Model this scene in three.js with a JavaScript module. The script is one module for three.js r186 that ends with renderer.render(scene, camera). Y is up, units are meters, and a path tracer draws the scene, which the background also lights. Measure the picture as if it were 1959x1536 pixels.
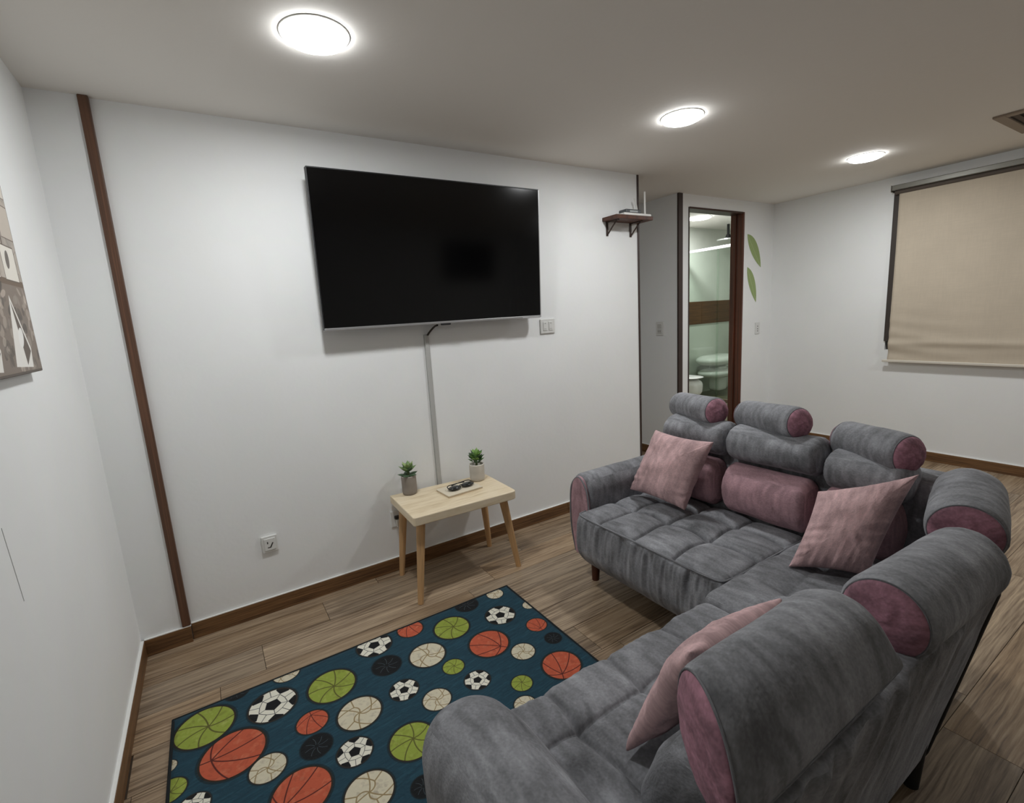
import * as THREE from 'three';
import { RoundedBoxGeometry } from 'three/addons/geometries/RoundedBoxGeometry.js';
import { mergeGeometries } from 'three/addons/utils/BufferGeometryUtils.js';
import { RectAreaLightUniformsLib } from 'three/addons/lights/RectAreaLightUniformsLib.js';

// ---------- camera, light, exposure ----------
const scene = new THREE.Scene();
scene.background = new THREE.Color(0x000000);
const camera = new THREE.PerspectiveCamera(2 * Math.atan(768 / 926.5) * 180 / Math.PI, 1959 / 1536, 0.05, 60);
camera.position.set(0.4504, 1.5, 2.7534);
camera.rotation.set(-0.1762, -0.5565, -0.0609, 'YXZ');
scene.add(camera);
const renderer = new THREE.WebGLRenderer({ antialias: true });
renderer.toneMapping = THREE.LinearToneMapping;
renderer.toneMappingExposure = 1.12;
renderer.shadowMap.enabled = true;
RectAreaLightUniformsLib.init();
const LAMP = 140, GLOW = 24, LAMP_COLOR = new THREE.Color(0.975, 0.995, 1.0);
const BATH_LAMP = 190;

// ---------- helpers ----------
const H = 2.485, XR = 5.751, ZD = -0.283, XE = 3.402, XC = 4.22, ZREAR = 5.6;
let seed = 7;
const rnd = () => { seed = (seed * 1664525 + 1013904223) >>> 0; return seed / 4294967296; };
const rr = (a, b) => a + (b - a) * rnd();
function hash(x, y, s) { let h = (x * 374761393 + y * 668265263 + s * 2147483647) | 0; h = Math.imul(h ^ (h >>> 13), 1274126177); return ((h ^ (h >>> 16)) >>> 0) / 4294967296; }
function vnoise(x, y, s = 0, px = 0, py = 0) {
  const xi = Math.floor(x), yi = Math.floor(y), fx = x - xi, fy = y - yi;
  const u = fx * fx * (3 - 2 * fx), v = fy * fy * (3 - 2 * fy);
  const w = (a, p) => p ? ((a % p) + p) % p : a;
  const a = hash(w(xi, px), w(yi, py), s), b = hash(w(xi + 1, px), w(yi, py), s), c = hash(w(xi, px), w(yi + 1, py), s), d = hash(w(xi + 1, px), w(yi + 1, py), s);
  return a + (b - a) * u + (c - a) * v + (a - b - c + d) * u * v;
}
function fbm(x, y, s, oct, px = 0, py = 0) { let t = 0, a = .5, n = 0; for (let i = 0; i < oct; i++) { t += a * vnoise(x, y, s + i, px, py); n += a; x *= 2; y *= 2; px *= 2; py *= 2; a *= .5; } return t / n; }
const clamp = (v, a, b) => Math.max(a, Math.min(b, v));
const sstep = (a, b, x) => { const t = clamp((x - a) / (b - a), 0, 1); return t * t * (3 - 2 * t); };
function dataTex(w, h, fn, repX, repY, srgb = true) {
  const d = new Uint8Array(w * h * 4);
  for (let j = 0; j < h; j++) for (let i = 0; i < w; i++) { const c = fn(i / w, j / h), k = (j * w + i) * 4; for (let q = 0; q < 3; q++) d[k + q] = clamp(Math.round(c[q]), 0, 255); d[k + 3] = 255; }
  const t = new THREE.DataTexture(d, w, h, THREE.RGBAFormat);
  t.magFilter = THREE.LinearFilter; t.minFilter = THREE.LinearMipmapLinearFilter; t.generateMipmaps = true;
  t.wrapS = t.wrapT = THREE.RepeatWrapping; t.repeat.set(1 / repX, 1 / repY);
  if (srgb) t.colorSpace = THREE.SRGBColorSpace;
  t.needsUpdate = true; return t;
}
function canvasTex(w, h, draw) {
  const c = document.createElement('canvas'); c.width = w; c.height = h; draw(c.getContext('2d'), w, h);
  const t = new THREE.CanvasTexture(c); t.colorSpace = THREE.SRGBColorSpace; t.anisotropy = 8; return t;
}
const std = (o) => new THREE.MeshStandardMaterial(o);
const phys = (o) => new THREE.MeshPhysicalMaterial(o);

const taken = {};
function numbered(n) { taken[n] = (taken[n] ?? -1) + 1; return taken[n] ? n + '_' + String(taken[n]).padStart(3, '0') : n; }
function shade(o) { o.traverse((m) => { if (m.isMesh) { m.castShadow = true; m.receiveShadow = true; } }); return o; }
function thing(name, label, category, pos = [0, 0, 0], turn = 0, group) {
  const g = new THREE.Group(); g.name = numbered(name); g.position.set(...pos); g.rotation.y = turn;
  g.userData = { label, category }; if (group) g.userData.group = group; scene.add(g); return g;
}
function part(name, geo, mat, parent, label) {
  const m = new THREE.Mesh(geo, mat); m.name = name; m.castShadow = m.receiveShadow = true;
  if (label) m.userData.label = label; parent.add(m); return m;
}
function one(name, geo, mat, label, category, group) { const m = part(numbered(name), geo, mat, scene); m.userData = { label, category }; if (group) m.userData.group = group; return m; }
function struct(name, geo, mat, label, category) { const m = part(numbered(name), geo, mat, scene); m.userData = { kind: 'structure', label, category }; return m; }
function structGroup(name, label, category, pos = [0, 0, 0]) { const g = thing(name, label, category, pos); g.userData.kind = 'structure'; return g; }
// box between two corners, uv in metres on every face
function uvBox(g, ox = 0, oy = 0, oz = 0) {
  const p = g.attributes.position, n = g.attributes.normal, uv = new Float32Array(p.count * 2);
  for (let i = 0; i < p.count; i++) {
    const ax = Math.abs(n.getX(i)), ay = Math.abs(n.getY(i)), az = Math.abs(n.getZ(i)), x = p.getX(i) + ox, y = p.getY(i) + oy, z = p.getZ(i) + oz;
    if (ay >= ax && ay >= az) { uv[2 * i] = x; uv[2 * i + 1] = z; } else if (az >= ax) { uv[2 * i] = x; uv[2 * i + 1] = y; } else { uv[2 * i] = z; uv[2 * i + 1] = y; }
  }
  g.setAttribute('uv', new THREE.BufferAttribute(uv, 2)); return g;
}
function bx(x0, x1, y0, y1, z0, z1, bevel = 0) {
  const w = x1 - x0, h = y1 - y0, d = z1 - z0;
  const g = bevel ? new RoundedBoxGeometry(w, h, d, 2, Math.min(bevel, w / 2.01, h / 2.01, d / 2.01)) : new THREE.BoxGeometry(w, h, d);
  g.translate((x0 + x1) / 2, (y0 + y1) / 2, (z0 + z1) / 2); return uvBox(g);
}
function cyl(r0, r1, a, b, seg = 16) { // tapered round bar from a to b
  const A = new THREE.Vector3(...a), B = new THREE.Vector3(...b), d = B.clone().sub(A), g = new THREE.CylinderGeometry(r1, r0, d.length(), seg);
  g.applyQuaternion(new THREE.Quaternion().setFromUnitVectors(new THREE.Vector3(0, 1, 0), d.clone().normalize()));
  const m = A.add(B).multiplyScalar(.5); g.translate(m.x, m.y, m.z); return g;
}
function tube(pts, r, seg = 40, rad = 10) { return new THREE.TubeGeometry(new THREE.CatmullRomCurve3(pts.map((p) => new THREE.Vector3(...p))), seg, r, rad); }
function smoothNormals(g) {
  g.computeVertexNormals();
  const p = g.attributes.position, n = g.attributes.normal, m = new Map(), key = (i) => Math.round(p.getX(i) * 2e4) + ',' + Math.round(p.getY(i) * 2e4) + ',' + Math.round(p.getZ(i) * 2e4);
  for (let i = 0; i < p.count; i++) { const k = key(i); let a = m.get(k); if (!a) m.set(k, a = [0, 0, 0]); a[0] += n.getX(i); a[1] += n.getY(i); a[2] += n.getZ(i); }
  for (let i = 0; i < p.count; i++) { const a = m.get(key(i)), l = Math.hypot(...a) || 1; n.setXYZ(i, a[0] / l, a[1] / l, a[2] / l); }
  return g;
}
// upholstered block between two corners: rounded, then pushed by disp(p, n) -> metres along n (or a vector)
function soft(x0, x1, y0, y1, z0, z1, r, cell, disp) {
  const w = x1 - x0, h = y1 - y0, d = z1 - z0, sg = (l) => Math.max(4, Math.round(l / cell));
  const g = new THREE.BoxGeometry(w, h, d, sg(w), sg(h), sg(d)), p = g.attributes.position, v = new THREE.Vector3(), q = new THREE.Vector3(), n = new THREE.Vector3();
  uvBox(g, (x0 + x1) / 2, (y0 + y1) / 2, (z0 + z1) / 2);
  const nb = g.attributes.normal;
  const [rx, ry, rz] = Array.isArray(r) ? r : [r, r, r];
  for (let i = 0; i < p.count; i++) {
    v.fromBufferAttribute(p, i);
    q.set(clamp(v.x, -w / 2 + rx, w / 2 - rx), clamp(v.y, -h / 2 + ry, h / 2 - ry), clamp(v.z, -d / 2 + rz, d / 2 - rz));
    n.set((v.x - q.x) / rx, (v.y - q.y) / ry, (v.z - q.z) / rz);
    const l = n.length();
    if (l > 1e-6) { n.divideScalar(l); v.set(q.x + n.x * rx, q.y + n.y * ry, q.z + n.z * rz); } else n.fromBufferAttribute(nb, i);
    v.x += (x0 + x1) / 2; v.y += (y0 + y1) / 2; v.z += (z0 + z1) / 2;
    if (disp) { const e = disp(v, n); if (typeof e === 'number') v.addScaledVector(n, e); else v.add(e); }
    p.setXYZ(i, v.x, v.y, v.z);
  }
  return smoothNormals(g);
}

// ---------- materials ----------
const wallTex = dataTex(256, 256, (u, v) => { const t = 244 + 5 * (fbm(u * 8, v * 8, 11, 4, 8, 8) - .5); return [t * .995, t, t * .998]; }, 2.3, 2.3);
const wallBump = dataTex(256, 256, (u, v) => { const t = 128 + 90 * (fbm(u * 40, v * 40, 12, 3, 40, 40) - .5); return [t, t, t]; }, .8, .8, false);
const mWall = std({ map: wallTex, roughness: .72, bumpMap: wallBump, bumpScale: .0012 });
const mCeil = std({ color: 0xf0ece6, roughness: .85, bumpMap: wallBump, bumpScale: .0012 });
const mWhite = std({ color: 0xe6e5e0, roughness: .4 });
const mCaulk = std({ color: 0xefefec, roughness: .5 });
function woodTex(base, dark, light, s, w, h, repX, repY, streak = 1) {
  return dataTex(w, h, (u, v) => {
    const warp = (fbm(u * 4, v * 5, s + 40, 3, 4, 5) - .5) * .4;
    const g = fbm(u * 5, v * 34 + warp * 9, s, 4, 5, 0), f = fbm(u * 22, v * 130 + warp * 20, s + 9, 3, 22, 0), b = fbm(u * 3, v * 4, s + 20, 3, 3, 4);
    let t = (g - .5) * 1.9 * streak + (f - .5) * .75 * streak + (b - .5) * .8;
    const c = [0, 0, 0];
    for (let k = 0; k < 3; k++) c[k] = base[k] + (t < 0 ? (base[k] - dark[k]) * t * 1.25 : (light[k] - base[k]) * t * 1.25);
    return c;
  }, repX, repY);
}
const plankMats = [0, 1, 2, 3, 4, 5].map((i) => {
  const k = [1, .93, 1.06, .88, 1.0, .97][i], w = [0, 3, -2, 1, 4, -3][i];
  return std({ map: woodTex([150 * k + w, 129 * k, 105 * k - w], [90 * k, 71 * k, 53 * k], [190 * k, 168 * k, 140 * k], 100 + i * 7, 768, 128, 1.2, .2, .85), roughness: .42 });
});
const mGrout = std({ color: 0x4a3c30, roughness: .9 });
const mBase = std({ map: woodTex([112, 80, 50], [66, 44, 26], [140, 104, 68], 201, 512, 64, 1.2, .12), roughness: .45 });
const mTrim = std({ map: woodTex([92, 62, 46], [56, 36, 26], [118, 84, 62], 211, 64, 512, .1, 1.4, .7), roughness: .5 });
const mTrimV = std({ map: dataTex(64, 512, (u, v) => { const t = fbm(u * 14, v * 4, 77, 4, 14, 4) - .5, f = fbm(u * 40, v * 9, 78, 2, 40, 9) - .5; const k = 1 + t * .6 + f * .25; return [94 * k, 65 * k, 48 * k]; }, .06, 1.2), roughness: .5 });
const mTrimDark = std({ color: 0x3a2b26, roughness: .5 });
const mDoorWood = std({ map: dataTex(64, 512, (u, v) => { const t = fbm(u * 10, v * 3, 87, 4, 10, 3) - .5; const k = 1 + t * .8; return [92 * k, 48 * k, 30 * k]; }, .12, 1.6), roughness: .35 });
const mPine = std({ map: woodTex([228, 211, 180], [194, 170, 134], [240, 226, 202], 301, 512, 256, .7, .5, .65), roughness: .5 });
const mPineLeg = std({ map: dataTex(64, 256, (u, v) => { const t = fbm(u * 12, v * 3, 57, 4, 12, 3) - .5; const k = 1 + t * .35; return [198 * k, 158 * k, 112 * k]; }, 1, 1), roughness: .5 });
const mLegDark = std({ color: 0x4a2415, roughness: .35 });
const mBlack = std({ color: 0x0b0b0d, roughness: .6 });
const mSilver = std({ color: 0xb9b9ba, roughness: .35, metalness: .7 });
const mDarkPlastic = std({ color: 0x17181a, roughness: .45 });

function velvet(r, g, b, s, amp) { // brushed nap: soft blotches with short strokes
  return dataTex(512, 512, (u, v) => {
    const a = fbm(u * 5, v * 5, s, 4, 5, 5) - .5, w = fbm(u * 4, v * 4, s + 5, 2, 4, 4) * 3;
    const k = fbm(u * 34 + w, v * 9 + w, s + 11, 3, 34, 9) - .5, f = fbm(u * 120, v * 120, s + 21, 2, 120, 120) - .5;
    const t = 1 + amp * (a * .9 + k * .55 + f * .28); return [r * t, g * t, b * t];
  }, .62, .62);
}
const napBump = dataTex(256, 256, (u, v) => { const t = 128 + 160 * (fbm(u * 60, v * 60, 31, 3, 60, 60) - .5); return [t, t, t]; }, .3, .3, false);
const fabric = (map, sheen) => phys({ map, roughness: .92, bumpMap: napBump, bumpScale: .0012, sheen: .6, sheenRoughness: .45, sheenColor: new THREE.Color(sheen) });
const mGrey = fabric(velvet(126, 127, 131, 401, .7), 0x9a9ca2);
const mMauve = fabric(velvet(170, 136, 143, 421, .5), 0xa88a92);
const mMauveShaded = fabric(velvet(136, 98, 110, 431, .9), 0x8a6a76);  // lumbar mauve again, with shade mixed into the colour for roll ends
const mPipe = mGrey;
const mPipeCap = mGrey;

// ---------- room shell ----------
{
  const fl = struct('floor', bx(-.12, XR + .12, -.1, -.006, -1.9, ZREAR), mGrout, 'wood-look plank tile floor with staggered joints', 'floor');
  const L = 1.2, W = .2, gap = .0022, cache = {};
  let k = 0;
  for (let r = -9; r < 26; r++) {
    let z0 = .08 + r * W, z1 = z0 + W;
    if (z1 > ZREAR) z1 = ZREAR; if (z0 >= z1) continue;
    let a = .001, b = XR - .001;
    if (z1 < -.1 && z0 > -.35) { a = XE - .12; } else if (z0 < -.3) { a = XE - .12; b = XC; if (z0 < -1.75) continue; }
    const fixed = { 1: .48, 2: .30, 0: .80, 11: 2.43 }[r];
    let off = fixed !== undefined ? fixed - L : -rr(0, L);
    while (off > 0) off -= L;
    for (let x = off; x < b; x += L) {
      const x0 = Math.max(x, a), x1 = Math.min(x + L, b); if (x1 - x0 < .02) continue;
      const len = Math.round((x1 - x0) * 1000) / 1000, key = len + '_' + (z1 - z0).toFixed(3);
      if (!cache[key]) { const g = new THREE.BoxGeometry(len - gap, .012, z1 - z0 - gap); g.translate(len / 2, 0, (z1 - z0) / 2); cache[key] = uvBox(g); }
      const m = part('plank' + (k ? '_' + String(k).padStart(3, '0') : ''), cache[key], plankMats[Math.floor(hash(k, r + 20, 3) * 6)], fl);
      m.position.set(x0, -.0055 + (hash(k, r, 9) - .5) * .0006, z0); k++;
    }
  }
}
struct('ceiling', mergeGeometries([bx(-.12, XR + .12, H, H + .12, ZD, ZREAR), bx(-.12, XC + .12, H, H + .12, -1.9, ZD)]), mCeil, 'smooth off-white ceiling with round flush lights', 'ceiling');
struct('wall_left', bx(-.12, 0, -.1, H, -.15, ZREAR), mWall, 'white side wall with canvas picture hanging on it', 'wall');
{ const w = scene.getObjectByName('wall_left'), a = new THREE.Vector3(0, 1.09, 1.231), b = new THREE.Vector3(0, .896, 1.21), d = a.clone().sub(b), m = part('scratch', bx(0, .0007, 0, d.length(), -.0011, .0011), std({ color: 0xbdbdbb, roughness: .8 }), w, 'fine hairline scratch'); m.position.copy(b); m.quaternion.setFromUnitVectors(new THREE.Vector3(0, 1, 0), d.normalize()); }
struct('wall_front', bx(0, XE, -.1, H, -.15, 0), mWall, 'white wall with television mounted on it', 'wall');
struct('wall_corridor_left', bx(XE - .15, XE, -.1, H, -1.9, -.15), mWall, 'white corridor wall behind the television wall', 'wall');
struct('wall_corridor_end', bx(XE, XC + .12, -.1, H, -1.9, -1.75), mWall, 'white wall closing the corridor', 'wall');
struct('wall_corridor_right', bx(XC, XC + .12, -.1, H, -1.75, ZD - .117), mWall, 'white corridor side wall with light switch', 'wall');
struct('wall_rear', bx(-.12, XR + .12, -.1, H, ZREAR, ZREAR + .12), mWall, 'white wall behind the camera', 'wall');
{ // window wall with an opening behind the blind
  const wy0 = .98, wy1 = 2.33, wz0 = .80, wz1 = 2.45, parts = [bx(XR, XR + .12, -.1, H, ZD - .117, wz0), bx(XR, XR + .12, -.1, H, wz1, ZREAR), bx(XR, XR + .12, -.1, wy0, wz0, wz1), bx(XR, XR + .12, wy1, H, wz0, wz1)];
  struct('wall_right', mergeGeometries(parts), mWall, 'white window wall beside the beige roller blind', 'wall');
  const w = structGroup('window_1', 'dark-framed window mostly hidden by beige roller blind', 'window');
  const mF = std({ color: 0x3d3530, roughness: .5 });
  part('frame', mergeGeometries([bx(XR - .012, XR + .09, 1.06, wy1 + .04, wz0 - .008, wz0 + .035), bx(XR - .012, XR + .09, 1.06, wy1 + .04, wz1 - .035, wz1 + .008), bx(XR + .03, XR + .09, wy0, wy0 + .04, wz0, wz1), bx(XR + .03, XR + .09, wy1 - .04, wy1, wz0, wz1), bx(XR + .03, XR + .09, wy0, wy1, 1.6, 1.64)]), mF, w, 'dark brown window frame');
  const mGlass = phys({ color: 0x10151a, roughness: .05, transmission: .6, thickness: 0 });
  part('pane', bx(XR + .055, XR + .061, wy0 + .02, wy1 - .02, wz0 + .02, 1.61), mGlass, w); part('pane', bx(XR + .055, XR + .061, wy0 + .02, wy1 - .02, 1.63, wz1 - .02), mGlass, w);
}
{ // wall with bathroom doorway; opening x 4.36..5.21, y 0..2.35
  const z0 = ZD - .117, z1 = ZD, parts = [bx(XC, 4.36, -.1, H, z0, z1), bx(5.21, 8.72, -.1, H, z0, z1), bx(4.36, 5.21, 2.375, H, z0, z1)];
  struct('wall_back', mergeGeometries(parts), mWall, 'white wall around the bathroom doorway with leaf stickers', 'wall');
  const d = structGroup('door_1', 'open bathroom doorway lined with reddish brown wood', 'doorway');
  part('jamb', bx(5.19, 5.212, 0, 2.375, z0 - .012, z1 + .012, .003), mDoorWood, d); part('jamb', bx(4.358, 4.372, 0, 2.375, z0 - .012, z1 + .006, .003), mTrimDark, d);
  part('lintel', bx(4.372, 5.19, 2.36, 2.377, z0 - .012, z1 + .008, .003), std({ color: 0x3f2419, roughness: .4 }), d);
  part('stop', bx(5.175, 5.19, 0, 2.36, z0 + .035, z0 + .055), mDoorWood, d);
  part('threshold', bx(4.372, 5.19, -.006, .004, z0, z1), mGrout, d);
}
// pilaster left of the wooden strip, trims, baseboards
struct('wall_pilaster', bx(0, .172, -.05, H, 0, .018), mWall, 'narrow white wall panel left of the wooden strip', 'wall');
struct('trim_1', bx(.164, .2, .09, H, 0, .03, .004), mTrimV, 'tall brown wooden corner strip on television wall', 'trim');
struct('trim_2', bx(XE - .012, XE + .006, .0, H, -.16, .006, .002), mTrimDark, 'thin dark corner strip ending the television wall', 'trim');
struct('trim_3', bx(XC - .006, XC + .05, 0, H, ZD - .01, ZD + .01, .002), mTrimDark, 'dark brown corner strip beside bathroom doorway', 'trim');
{
  const bb = (name, x0, x1, z0, z1, label) => {
    const g = structGroup(name, label, 'baseboard');
    const alongX = x1 - x0 > z1 - z0, l0 = alongX ? x0 : z0, l1 = alongX ? x1 : z1;
    for (let s = l0; s < l1 - .01; s += 1.2) { const e = Math.min(s + 1.2, l1); part('tile', alongX ? bx(s, e - .002, 0, .085, z0, z1, .002) : bx(x0, x1, 0, .085, s, e - .002, .002), mBase, g); }
    part('caulk', alongX ? bx(x0, x1, .085, .088, z0, z1 - .002) : bx(x0 + (x0 > 3 ? .002 : 0), x1 - (x0 < 3 ? .002 : 0), .085, .089, z0, z1), mCaulk, g);
    return g;
  };
  bb('baseboard_front', .2, XE - .012, 0, .012, 'brown wood-look skirting under the television');
  bb('baseboard_pilaster', .012, .2, .018, .032, 'short brown skirting piece at wall corner');
  bb('baseboard_left', 0, .014, .032, ZREAR, 'brown wood-look skirting along wall with picture');
  bb('baseboard_right', XR - .012, XR, ZD, ZREAR, 'brown wood-look skirting under the window blind');
  bb('baseboard_back', 5.24, XR - .012, ZD, ZD + .012, 'brown wood-look skirting beside bathroom doorway');
  bb('baseboard_corridor', XC - .012, XC, -1.75, ZD - .012, 'brown wood-look skirting along corridor wall');
  bb('baseboard_rear', .014, XR - .012, ZREAR - .012, ZREAR, 'brown wood-look skirting on wall behind sofa');
}
// bathroom shell
const mTileG = std({ map: dataTex(128, 128, (u, v) => { const t = 214 + 10 * (fbm(u * 6, v * 6, 61, 3, 6, 6) - .5); return [t * .985, t, t * .955]; }, 1.2, 1.2), roughness: .25 });
const mBathFloor = std({ map: dataTex(128, 128, (u, v) => { const t = 1 + .4 * (fbm(u * 8, v * 8, 62, 3, 8, 8) - .5); return [118 * t, 112 * t, 92 * t]; }, 1, 1), roughness: .35 });
struct('wall_bath_back', bx(XC + .12, 8.72, -.1, 2.85, -2.62, -2.5), mTileG, 'pale tiled bathroom back wall with wooden band', 'wall');
struct('wall_bath_left', bx(XC + .121, XC + .24, -.1, 2.7, -2.5, ZD - .118), mTileG, 'pale tiled bathroom side wall by the door', 'wall');
struct('wall_bath_right', bx(8.6, 8.72, -.1, 2.7, -2.5, ZD - .117), mTileG, 'pale tiled shower side wall', 'wall');
struct('wall_bath_front', bx(XC + .12, 8.72, H, 2.7, ZD - .117, ZD), mTileG, 'pale wall above the bathroom doorway', 'wall');
struct('floor_bath', bx(XC + .12, 8.72, -.1, 0, -2.5, ZD - .117), mBathFloor, 'olive brown bathroom floor', 'floor');
struct('ceiling_bath', bx(XC, 8.72, 2.7, 2.82, -2.5, ZD), mCeil, 'pale bathroom ceiling', 'ceiling');
{ const g = structGroup('trim_4', 'horizontal wood-look tile band across bathroom wall', 'tile band'); for (let i = 0; i < 4; i++) part('tile', bx(4.46 + i * 1.03, 4.46 + (i + 1) * 1.03 - .004, 1.165, 1.535, -2.5, -2.485, .002), std({ map: mBase.map.clone(), roughness: .4, color: 0xd8c4ae }), g); }

// ---------- ceiling lights ----------
function ceilingLight(x, z, y, r, power, label, group) {
  const g = thing('ceiling_light', label, 'ceiling light', [x, y, z], 0, group);
  const rim = new THREE.LatheGeometry([[r * .95, 0], [r * 1.04, 0], [r * 1.03, -.0025], [r * 1.0, -.004], [r * .95, -.004], [r * .95, 0]].map((p) => new THREE.Vector2(...p)), 48);
  part('rim', rim, mWhite, g);
  const disc = new THREE.LatheGeometry([[.0001, -.026], [r * .5, -.025], [r * .8, -.022], [r * .92, -.016], [r * .96, -.008], [r * .96, -.001], [.0001, -.001]].map((p) => new THREE.Vector2(...p)), 48);
  part('diffuser', disc, std({ color: 0xffffff, emissive: LAMP_COLOR, emissiveIntensity: GLOW, roughness: .5 }), g, 'glowing white diffuser');
  const a = r * 1.35, l = new THREE.RectAreaLight(LAMP_COLOR, power, a, a); l.position.set(0, -.03, 0); l.rotation.x = -Math.PI / 2; l.castShadow = true; g.add(l);
  return g;
}
ceilingLight(.925, .86, H, .112, LAMP, 'round flush ceiling light in front of the television', 'round flush ceiling lights');
ceilingLight(2.775, .905, H, .108, LAMP, 'round flush ceiling light above far end of sofa', 'round flush ceiling lights');
ceilingLight(4.73, .97, H, .11, LAMP, 'round flush ceiling light near the window blind', 'round flush ceiling lights');
ceilingLight(4.73, 2.95, H, .11, LAMP, 'added ceiling light out of view, brightening the floor behind the sofa', 'round flush ceiling lights');  // added lamp, out of view, put in to light the floor here
ceilingLight(6.63, -1.86, 2.7, .16, BATH_LAMP, 'round ceiling light inside the bathroom', 'bathroom ceiling light');
{ // ceiling grille
  const g = thing('ceiling_vent', 'square ceiling vent with beige frame and dark louvres', 'vent', [4.6, H, 1.68]);
  const mF = std({ color: 0x9a8b7b, roughness: .6 }), s = .6, f = .055;
  part('frame', mergeGeometries([bx(0, s, -.012, 0, 0, f, .003), bx(0, s, -.012, 0, s - f, s, .003), bx(0, f, -.012, 0, f, s - f, .003), bx(s - f, s, -.012, 0, f, s - f, .003)]), mF, g);
  part('backing', bx(f, s - f, -.003, -.0005, f, s - f), std({ color: 0x2a2019, roughness: .8 }), g);
  for (let i = 0; i < 9; i++) { const q = bx(f, s - f, -.0012, .0012, -.016, .016); q.rotateX(.12); q.translate(0, -.007, f + .03 + i * .0535); part('slat', q, std({ color: 0x4a382b, roughness: .7 }), g); }
}

// ---------- television ----------
{
  const g = thing('television', 'large black flat-screen television mounted on white wall', 'television', [1.677, 1.478, .1]);
  const w = 1.378 / 2, h = .788; g.rotation.x = .05;
  part('housing', bx(-w, w, 0, h, -.035, -.004, .006), mDarkPlastic, g);
  part('bezel', mergeGeometries([bx(-w, w, -.002, .011, -.03, .004, .002), bx(w - .004, w + .002, 0, h, -.03, .003, .002)]), mSilver, g, 'thin silver bezel');
  part('edge_strip', mergeGeometries([bx(-w, w, h - .005, h + .002, -.03, .003, .002), bx(-w - .002, -w + .004, .0, h, -.03, .003, .002)]), mDarkPlastic, g, 'dark upper and side edge');
  part('screen', bx(-w + .004, w - .004, .011, h - .005, -.006, .0005), phys({ color: 0x020203, roughness: .12, clearcoat: .1, clearcoatRoughness: .1, ior: 1.4 }), g, 'black glossy screen');
  part('logo_tab', bx(-.03, .03, -.012, .0, -.012, .003, .003), mDarkPlastic, g);
  part('sensor_bar', bx(w - .15, w - .01, -.004, .003, -.01, .008, .002), mSilver, g);
  const br = part('wall_bracket', mergeGeometries([bx(-.22, -.18, .2, .6, -.098, -.035), bx(.18, .22, .2, .6, -.098, -.035), bx(-.26, .26, .34, .46, -.098, -.08)]), mBlack, g);
}
one('power_cable', tube([[1.64, 1.468, .055], [1.638, 1.466, .045], [1.632, 1.462, .035], [1.605, 1.432, .016], [1.588, 1.41, .012]], .006, 24, 8), std({ color: 0x3b332c, roughness: .7 }), 'short dark cable running from television into wall raceway', 'cable');
{ const g = thing('cable_raceway', 'thin white vertical cable raceway below the television', 'raceway', [1.583, .45, 0]); part('cover', bx(-.0125, .0125, 0, .965, 0, .013, .004), std({ color: 0xb9b9b6, roughness: .45 }), g); part('base', bx(-.015, .015, 0, .965, 0, .005), std({ color: 0xa9a9a6, roughness: .5 }), g); }

// ---------- wall plates ----------
const mHole = std({ color: 0x3a3632, roughness: .8 }), mPlate = std({ color: 0xe2e2df, roughness: .35 });
{
  let g = thing('wall_outlet', 'white square wall outlet low on the wall left of the bench', 'outlet', [.596, .387, 0]);
  part('plate', bx(-.038, .038, -.045, .045, 0, .014, .004), mPlate, g); part('socket', bx(-.027, .027, -.033, .033, .012, .018, .003), mPlate, g);
  part('slot', bx(-.013, -.008, .004, .016, .0165, .0185), mHole, g); part('slot', bx(.006, .012, -.014, .014, .0165, .0185).rotateZ(-.5), mHole, g); part('slot', bx(-.012, .004, -.019, -.014, .0165, .0185), mHole, g);
  g = thing('wall_outlet', 'outlet with small adapter plugged in behind the bench', 'outlet', [1.285, .33, 0]);
  part('plate', bx(-.034, .034, -.05, .05, 0, .008, .003), mPlate, g); part('adapter', bx(-.008, .024, -.046, .0, .008, .036, .005), std({ color: 0xd9d6cf, roughness: .4 }), g); part('plug', bx(-.014, .016, .002, .022, .008, .026, .004), mHole, g);
  g = thing('wall_switch', 'white double switch plate beside lower corner of television', 'switch', [2.488, 1.41, 0]);
  part('plate', bx(-.062, .062, -.05, .05, 0, .01, .004), mPlate, g);
  for (const s of [-1, 1]) { const b = part('rocker', bx(s * .024 - .017, s * .024 + .017, -.03, .03, .008, .014, .003), mPlate, g); part('mark', bx(s * .024 - .004, s * .024 + .004, .017, .024, .0135, .0145), std({ color: 0xa9aaa8, roughness: .5 }), b); part('mark', bx(s * .024 - .012, s * .024 + .008, -.02, -.016, .0135, .0145), std({ color: 0xb9bab8, roughness: .5 }), b); }
  g = thing('wall_switch', 'white light switch plate on the corridor wall', 'switch', [XC, 1.285, -.498], -Math.PI / 2);
  part('plate', bx(-.045, .045, -.066, .066, 0, .01, .004), mPlate, g); part('rocker', bx(-.024, .024, .002, .045, .008, .015, .003), std({ color: 0xc9c8c4, roughness: .4 }), g); part('socket', bx(-.024, .024, -.046, -.006, .008, .013, .003), std({ color: 0xc9c8c4, roughness: .4 }), g);
  for (const s of [-1, 1]) part('slot', bx(s * .01 - .002, s * .01 + .002, -.032, -.02, .0125, .0135), mHole, g);
  g = thing('wall_outlet', 'small white outlet on wall beside the bathroom doorway', 'outlet', [5.495, 1.205, ZD]);
  part('plate', bx(-.04, .04, -.062, .062, 0, .008, .003), std({ color: 0xe0e0de, roughness: .5 }), g); for (const y of [.02, -.008, -.03]) part('slot', bx(-.006, .006, y - .005, y + .005, .0075, .0085), mHole, g);
}

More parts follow.
